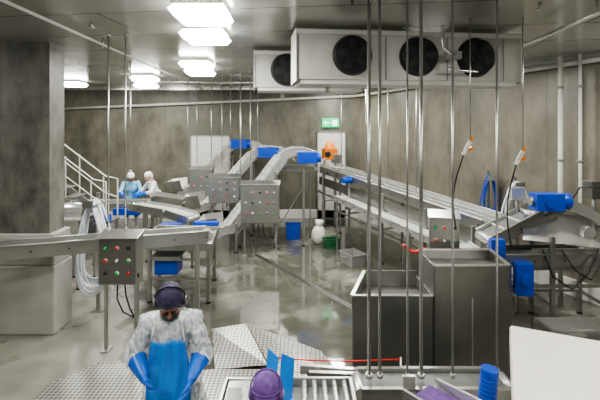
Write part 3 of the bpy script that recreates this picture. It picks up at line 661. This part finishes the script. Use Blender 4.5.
def loft(b,rings,m):
    vs=[];fs=[]
    for (w,d,z) in rings: vs+= [V((-w/2,-d/2,z)),V((w/2,-d/2,z)),V((w/2,d/2,z)),V((-w/2,d/2,z))]
    for k in range(len(rings)-1):
        for j in range(4): fs.append((4*k+j,4*k+(j+1)%4,4*k+4+(j+1)%4,4*k+4+j))
    fs.append((3,2,1,0)); n=4*(len(rings)-1); fs.append((n,n+1,n+2,n+3)); b.faces(vs,fs,m)
loft(b,[(W_*.9,D_*.9,.12),(W_*.98,D_*.98,1.16),(W_*1.0,D_*1.0,1.16),(W_*1.0,D_*1.0,1.20),(W_*1.0,D_*1.0,1.31),(W_*.98,D_*.98,1.34)],CREAM)
for sx_ in(-.5,0,.5): b.box(sx_-.08,sx_+.08,-.65,.65,0,.12,CREAM)
u=V((math.cos(yaw),math.sin(yaw),0)); v=V((-math.sin(yaw),math.cos(yaw),0))
corner=V((2.06,4.26,0)); c=corner+u*W_/2-v*D_/2
b.done(.02,matrix=Matrix.Translation(c)@Matrix.Rotation(yaw,4,'Z'))
b=B('blue_gear_motor'); gx=1.63; motor(b,(gx,3.76,1.0),.26,(0.1,0,1),.07); b.box(gx-.07,gx+.07,3.69,3.83,.75,.87,BLUE); b.box(gx-.03,gx+.03,3.73,3.79,0,.76,STEEL); b.box(gx-.07,gx+.07,3.68,3.84,0,.02,STEEL); b.done(.005)

# ------------------------------------------------------------------ people
def hand(wrist,d,n,side,curl,m,parent,name):
    d=V(d).normalized(); n=V(n); n=(n-d*n.dot(d)).normalized(); s_=d.cross(n).normalized()*side; w=V(wrist)
    b=B('h'); 
    b.seg(w-d*.02,w+d*.01,.03,.03,m)
    R=Matrix((s_,n,d)).transposed()
    b.ball(w+d*.045,(.042,.019,.055),m,R,14)
    for k,(off,L) in enumerate(((.031,.074),(.010,.084),(-.011,.078),(-.031,.062))):
        p=w+d*.075+s_*off; ang=.12+curl*.3; dr=d.lerp(s_*(1 if off>0 else -1),.12*abs(off)/.03).normalized()
        b.seg(w+d*.03+s_*off*.8,p,.0125,.0112,m)
        for j,f in enumerate((.45,.3,.25)):
            q=p+(dr*math.cos(ang)+n*math.sin(ang))*L*f; b.seg(p,q,.0105-.001*j,.0096-.001*j,m); p=q; ang+=curl*(.5+.08*k)
    p=w+d*.02+s_*.03; q=p+(s_*.75+d*.6+n*.3).normalized()*.038; r_=q+(s_*.35+d*.85+n*.4).normalized()*.03; t_=r_+(d*.9+n*.5).normalized()*.024
    b.seg(w+d*.015+s_*.01,p,.018,.016,m); b.seg(p,q,.016,.0135,m); b.seg(q,r_,.013,.012,m); b.seg(r_,t_,.0118,.010,m)
    me=remeshed(b,.0035,3); me.materials.append(m); return obj_from(me,name,parent)

def person(name,loc,yaw,P,gown,glove,cap,skin,mask=None,apron=None,muffs=None,hood=None,skirt=True,boots=WHITE,headpitch=.3,headyaw=0,sleeve=1.0,hs=1.0,fold=.006,glovefrac=.25,coat=None):
    root=bpy.data.objects.new(name,None); scene.collection.objects.link(root); root.location=loc; root.rotation_euler=(0,0,yaw); root.empty_display_size=.2
    b=B('body'); m=gown
    pel=V(P['pelvis']); ch=V(P['chest']); nk=V(P['neck'])
    b.ball(pel,(.17,.125,.15),m); b.ball(pel.lerp(ch,.5),(.155,.12,.2),m); b.ball(ch,(.18,.125,.19),m); b.ball(ch.lerp(nk,.45),(.15,.095,.11),m)
    b.seg(ch,nk,.08,.055,m); hd=V(P['head']); b.seg(nk,nk.lerp(hd,.5),.055,.052,m)
    for s_ in('r','l'):
        sh=V(P['sh_'+s_]); el=V(P['el_'+s_]); wr=V(P['wr_'+s_])
        b.seg(ch.lerp(nk,.35),sh,.08,.068*sleeve,m); b.seg(sh,el,.066*sleeve,.054*sleeve,m); mid=el.lerp(wr,.4); b.seg(el,mid,.054*sleeve,.048,m); b.seg(mid,wr,.046,.033,m)
        hp=V(P['hip_'+s_]); kn=V(P['kn_'+s_]); an=V(P['an_'+s_]); toe=V(P['toe_'+s_])
        b.seg(hp,kn,.088,.06,m); b.seg(kn,kn.lerp(an,.35),.06,.06,m); b.seg(kn.lerp(an,.35),an,.06,.048,m); b.seg(an,an+V((0,.03,-.04)),.05,.042,m); b.seg(an+V((0,.0,-.045)),toe,.042,.038,m)
    if skirt:
        n=32; vs=[];fs=[]; zs=[pel.z+.16,pel.z+.05,pel.z-.08,pel.z-.22,pel.z-.36,pel.z-.48]
        for i,z in enumerate(zs):
            a=.165+.022*i; c_=.13+.02*i
            for k in range(n):
                t=2*math.pi*k/n; f=1+.05*(i/5)*math.sin(7*t+i*.3)
                vs.append(V((pel.x+math.cos(t)*a*f,pel.y+math.sin(t)*c_*f,z)))
        for i in range(len(zs)-1):
            for k in range(n): fs.append((i*n+k,i*n+(k+1)%n,(i+1)*n+(k+1)%n,(i+1)*n+k))
        fs.append(tuple(range(n))); fs.append(tuple(range((len(zs)-1)*n,len(zs)*n))[::-1])
        b.faces(vs,fs,m)
    me=remeshed(b,.011,3)
    for mm in(gown,glove,boots,TROUS,skin): me.materials.append(mm)
    fa=[(V(P['el_'+s_]),V(P['wr_'+s_])) for s_ in'rl']
    def region(c):
        for e,w in fa:
            t=(c-e).dot(w-e)/(w-e).length_squared
            if t>glovefrac and (c-(e+(w-e)*t)).length<.078 and t<1.4: return 1
        if c.z>nk.z and (c-nk).length<.16: return 4
        if c.z<.38: return 2
        if c.z<pel.z-.49: return 3
        return 0
    for p in me.polygons: p.material_index=region(p.center)
    if coat:
        cm=me.copy(); cm.materials.clear(); cm.materials.append(coat)
        idx=[p.material_index for p in me.polygons]
        bm=bmesh.new(); bm.from_mesh(cm); bm.faces.ensure_lookup_table()
        bmesh.ops.delete(bm,geom=[f for f,i in zip(bm.faces,idx) if i!=0],context='FACES')
        for f in bm.faces: f.material_index=0
        bm.normal_update(); ns={v:v.normal.copy() for v in bm.verts}
        for v in bm.verts:
            q=v.co; a=mnoise.noise(V((q.x*9+3,q.y*9,q.z*4.5))); c2=mnoise.noise(V((q.x*22,q.y*22,q.z*12)))
            r1=1-min(1,abs(a)*3.2); r2=1-min(1,abs(c2)*3)
            v.co=q+ns[v]*(.014+.024*r1+.008*r2)+V((0,0,-.01*r1))
        bm.to_mesh(cm); bm.free(); obj_from(cm,'plastic_overcoat',root)
    else:
        nrm=[v.normal.copy() for v in me.vertices]
        for v,nn in zip(me.vertices,nrm):
            if region(v.co)==0:
                q=v.co; d=mnoise.noise(V((q.x*16,q.y*16,q.z*9)))+.6*mnoise.noise(V((q.x*34+5,q.y*34,q.z*22)))
                v.co=q+nn*(fold*((1-abs(d)*1.6)+.2))
    obj_from(me,'body',root)
    for s_,sd in(('r',1),('l',-1)):
        el=V(P['el_'+s_]); wr=V(P['wr_'+s_]); d=V(P.get('hd_'+s_,(wr-el)))
        inward=V((1 if s_=='r' else -1,-.15,0.1))
        dd=d.normalized(); nn=(inward-dd*inward.dot(dd)).normalized(); ss=dd.cross(nn)
        side=1 if ss.y<0 or (abs(ss.y)<.2 and ss.z>0) else -1
        hand(wr,d,inward,side,P.get('curl',.5),glove,root,'hand_'+('right' if s_=='r' else 'left'))
        cb=B('glove_gauntlet_'+s_); a_=el.lerp(wr,glovefrac); e_=el.lerp(wr,.93)
        cb.cone(a_,a_.lerp(e_,.5),.074*sleeve,.060,glove,22,False); cb.cone(a_.lerp(e_,.5),e_,.060,.040,glove,22,False); ob=cb.done(parent=root)
        for vv in ob.data.vertices: vv.co+=V((mnoise.noise(vv.co*30),mnoise.noise(vv.co*30+V((5,0,0))),0))*.008
    H=Matrix.Translation(hd)@Matrix.Rotation(headyaw,4,'Z')@Matrix.Rotation(headpitch,4,'X')@Matrix.Scale(hs,4)
    b=B('head'); 
    b.ball((0,.012,.035),(.076,.095,.092),skin,seg=24); b.ball((0,-.022,-.045),(.058,.066,.072),skin,seg=20); b.ball((0,-.06,-.092),(.026,.024,.02),skin)
    b.seg((0,-.086,.018),(0,-.106,-.018),.010,.015,skin); b.ball((0,-.075,.035),(.055,.02,.014),skin)
    b.ball((0,-.086,-.05),(.026,.012,.007),skin); b.ball((0,-.084,-.062),(.024,.012,.008),skin)
    for s_ in(-1,1):
        b.ball((s_*.078,.012,-.005),(.012,.02,.032),skin); b.ball((s_*.042,-.066,-.02),(.024,.022,.022),skin); b.ball((s_*.014,-.093,-.02),(.01,.01,.008),skin)
    b.seg((0,.02,-.04),(0,.035,-.12),.055,.056,skin)
    me=remeshed(b,.005,3); me.materials.append(skin); obj_from(me,'head',root,H)
    b=B('eyes')
    for s_ in(-1,1):
        b.ball((s_*.031,-.076,.008),.0115,EYE); b.ball((s_*.031,-.0855,.007),.0055,BLACK); b.tube([(s_*.016,-.092,.026),(s_*.034,-.092,.031),(s_*.05,-.08,.026)],.004,BLACK,6)
        b.tube([(s_*.020,-.084,.012),(s_*.031,-.089,.018),(s_*.043,-.082,.012)],.003,skin,6)
    b.done(parent=root,matrix=H)
    b=B('cap'); Rm=Matrix.Rotation(-.25,3,'X')
    b.ball((0,.022,.045),(.092,.11,.098),cap,Rm,28,-.12)
    pts=[]
    for k in range(28):
        t=2*math.pi*k/28; q=Rm@V((math.cos(t)*.091,math.sin(t)*.108,-.012)); pts.append(q+V((0,.022,.045)))
    b.tube(pts,.008,cap,8,True)
    b.ball((0,.055,-.01),(.078,.07,.075),cap,None,20)
    co_=b.done(parent=root,matrix=H)
    for v in co_.data.vertices: v.co+=v.co.normalized()*.006*mnoise.noise(v.co*40)
    if mask:
        b=B('face_mask'); n=14; vs=[];fs=[]
        for i,z in enumerate((-.005,-.03,-.055,-.08,-.105)):
            for k in range(n):
                t=math.pi*(k/(n-1)); rx=.076-.05*max(0,(-z-.05))*4*.5; ry=(.115,.122,.118,.110,.085)[i]
                bl=math.sin(t)**.7
                vs.append(V((math.cos(t)*rx,-bl*ry+.01,z-.01*(1-bl))))
        for i in range(4):
            for k in range(n-1): fs.append((i*n+k,i*n+k+1,(i+1)*n+k+1,(i+1)*n+k))
        b.faces(vs,fs,mask,True); b.tube([(-.076,.01,-.03),(-.085,.02,.0),(-.08,.03,.03)],.003,mask,6); b.tube([(.076,.01,-.03),(.085,.02,.0),(.08,.03,.03)],.003,mask,6); b.done(parent=root,matrix=H)
    if muffs:
        b=B('ear_muffs')
        for s_ in(-1,1): b.cyl((s_*.078,.012,-.0),(s_*.108,.012,-.0),.037,muffs,20); b.cyl((s_*.108,.012,0),(s_*.116,.012,0),.028,GREYP,20)
        b.tube([(math.cos(math.pi*k/16)*.104,.03,.03+math.sin(math.pi*k/16)*.118) for k in range(17)],.006,muffs,8); b.done(.004,parent=root,matrix=H)
    if apron:
        b=B('apron'); n=21; rows=16; vs=[];fs=[]
        zt=ch.z-.01; zb=pel.z-.42
        for i in range(rows):
            t=i/(rows-1); z=zt+(zb-zt)*t; hw=(.135+.05*min(1,t*2.5)) 
            yc=(ch.y if z>ch.z else (pel.y+(ch.y-pel.y)*max(0,(z-pel.z)/(ch.z-pel.z))))
            bb=.175+.10*t
            for k in range(n):
                u_=-1+2*k/(n-1); x=u_*hw; vs.append(V((pel.x+x,yc-bb*math.sqrt(max(.05,1-(x/.31)**2))-.012+.010*math.sin(9*u_+3*t)+.005*math.sin(17*u_+8*t),z+.012*math.sin(4*u_)*(1-t))))
        for i in range(rows-1):
            for k in range(n-1): fs.append((i*n+k,i*n+k+1,(i+1)*n+k+1,(i+1)*n+k))
        b.faces(vs,fs,apron,True)
        for s_ in(-1,1): b.tube([vs[0 if s_<0 else n-1],V((s_*.12,ch.y-.155,ch.z+.08)),V((s_*.10,nk.y-.07,nk.z-.03)),V((s_*.07,nk.y+.06,nk.z+.0)),V((0,nk.y+.09,nk.z+.0))],.006,NET,6)
        o=b.done(parent=root); sl=o.modifiers.new('t','SOLIDIFY'); sl.thickness=.005
    if hood:
        b=B('gown_collar'); 
        for k in range(2): b.tube([(nk.x+math.cos(2*math.pi*t/20)*(.080+.02*k),nk.y+.01+math.sin(2*math.pi*t/20)*(.075+.02*k),nk.z-.01-.025*k+.010*math.sin(t*1.9)) for t in range(20)],.015,hood,8,True)
        b.done(parent=root)
    return root

base=dict(hip_r=(-.10,0,.93),hip_l=(.10,0,.93),kn_r=(-.13,-.03,.52),kn_l=(.13,-.02,.52),an_r=(-.14,.03,.1),an_l=(.14,.03,.1),toe_r=(-.16,-.14,.045),toe_l=(.16,-.14,.045))
man=dict(base); man.update(pelvis=(0,.04,1.0),chest=(0,-.03,1.31),neck=(0,-.08,1.47),head=(.01,-.15,1.60),
   sh_r=(-.18,-.04,1.39),sh_l=(.18,-.04,1.39),el_r=(-.30,-.06,1.14),el_l=(.28,-.10,1.15),wr_r=(-.15,-.31,1.045),wr_l=(.20,-.34,1.03),hd_r=(.55,-.5,-.55),hd_l=(-.25,-.5,-.8),curl=.7)
person('worker_in_blue_apron',(-1.12,3.80,.203),.1,man,SHIRT,GLOVE,NAVY,SKIN,mask=BLACK,apron=APRON,muffs=BLACK,hood=CLEAR,headpitch=.6,headyaw=.15,sleeve=1.08,hs=1.15,glovefrac=.26,coat=CLEAR)
w2=dict(base); w2.update(pelvis=(0,.02,.98),chest=(0,-.06,1.27),neck=(0,-.1,1.42),head=(0,-.14,1.54),
   sh_r=(-.18,-.06,1.37),sh_l=(.18,-.06,1.37),el_r=(-.27,-.2,1.14),el_l=(.27,-.2,1.14),wr_r=(-.16,-.42,1.12),wr_l=(.16,-.42,1.12),hd_r=(.1,-1,-.3),hd_l=(-.1,-1,-.3),curl=.5)
person('worker_in_purple_cap',(-.22,2.70,0),math.pi,w2,SHIRT,GLOVE,PURPLE,SKINL,apron=APRON,muffs=PURPLE,headpitch=.35,hood=CLEAR,coat=CLEAR)
w3=dict(base); w3.update(pelvis=(0,.05,.98),chest=(0,-.06,1.27),neck=(0,-.12,1.43),head=(0,-.18,1.56),
   sh_r=(-.19,-.08,1.38),sh_l=(.19,-.08,1.38),el_r=(-.28,-.24,1.16),el_l=(.29,-.2,1.15),wr_r=(-.18,-.46,1.08),wr_l=(.18,-.44,1.08),hd_r=(.1,-1,-.3),hd_l=(-.1,-1,-.3),curl=.5)
person('worker_at_picking_belt',(-5.0,12.86,.203),.25,w3,GOWNB,GLOVE,NET,SKIN,hood=GOWNB,headpitch=.6,hs=1.1,glovefrac=.4)
person('worker_at_picking_belt',(-4.35,12.95,.203),-.9,w3,GOWNW,GLOVE,NET,SKINL,hood=GOWNW,headpitch=.5,hs=1.1,glovefrac=.5)

# ------------------------------------------------------------------ world + camera
w=bpy.data.worlds.new('world'); scene.world=w; w.use_nodes=True
w.node_tree.nodes['Background'].inputs[0].default_value=(.5,.5,.48,1); w.node_tree.nodes['Background'].inputs[1].default_value=.3
try: scene.view_settings.look='AgX - Medium High Contrast'
except Exception: pass
cd=bpy.data.cameras.new('camera'); cd.lens=26; cd.sensor_width=36; cd.shift_y=-.125; cd.clip_start=.05; cd.clip_end=100
co=bpy.data.objects.new('camera',cd); scene.collection.objects.link(co); co.location=(0,0,3.3); co.rotation_euler=(math.radians(90),0,0)
scene.camera=co
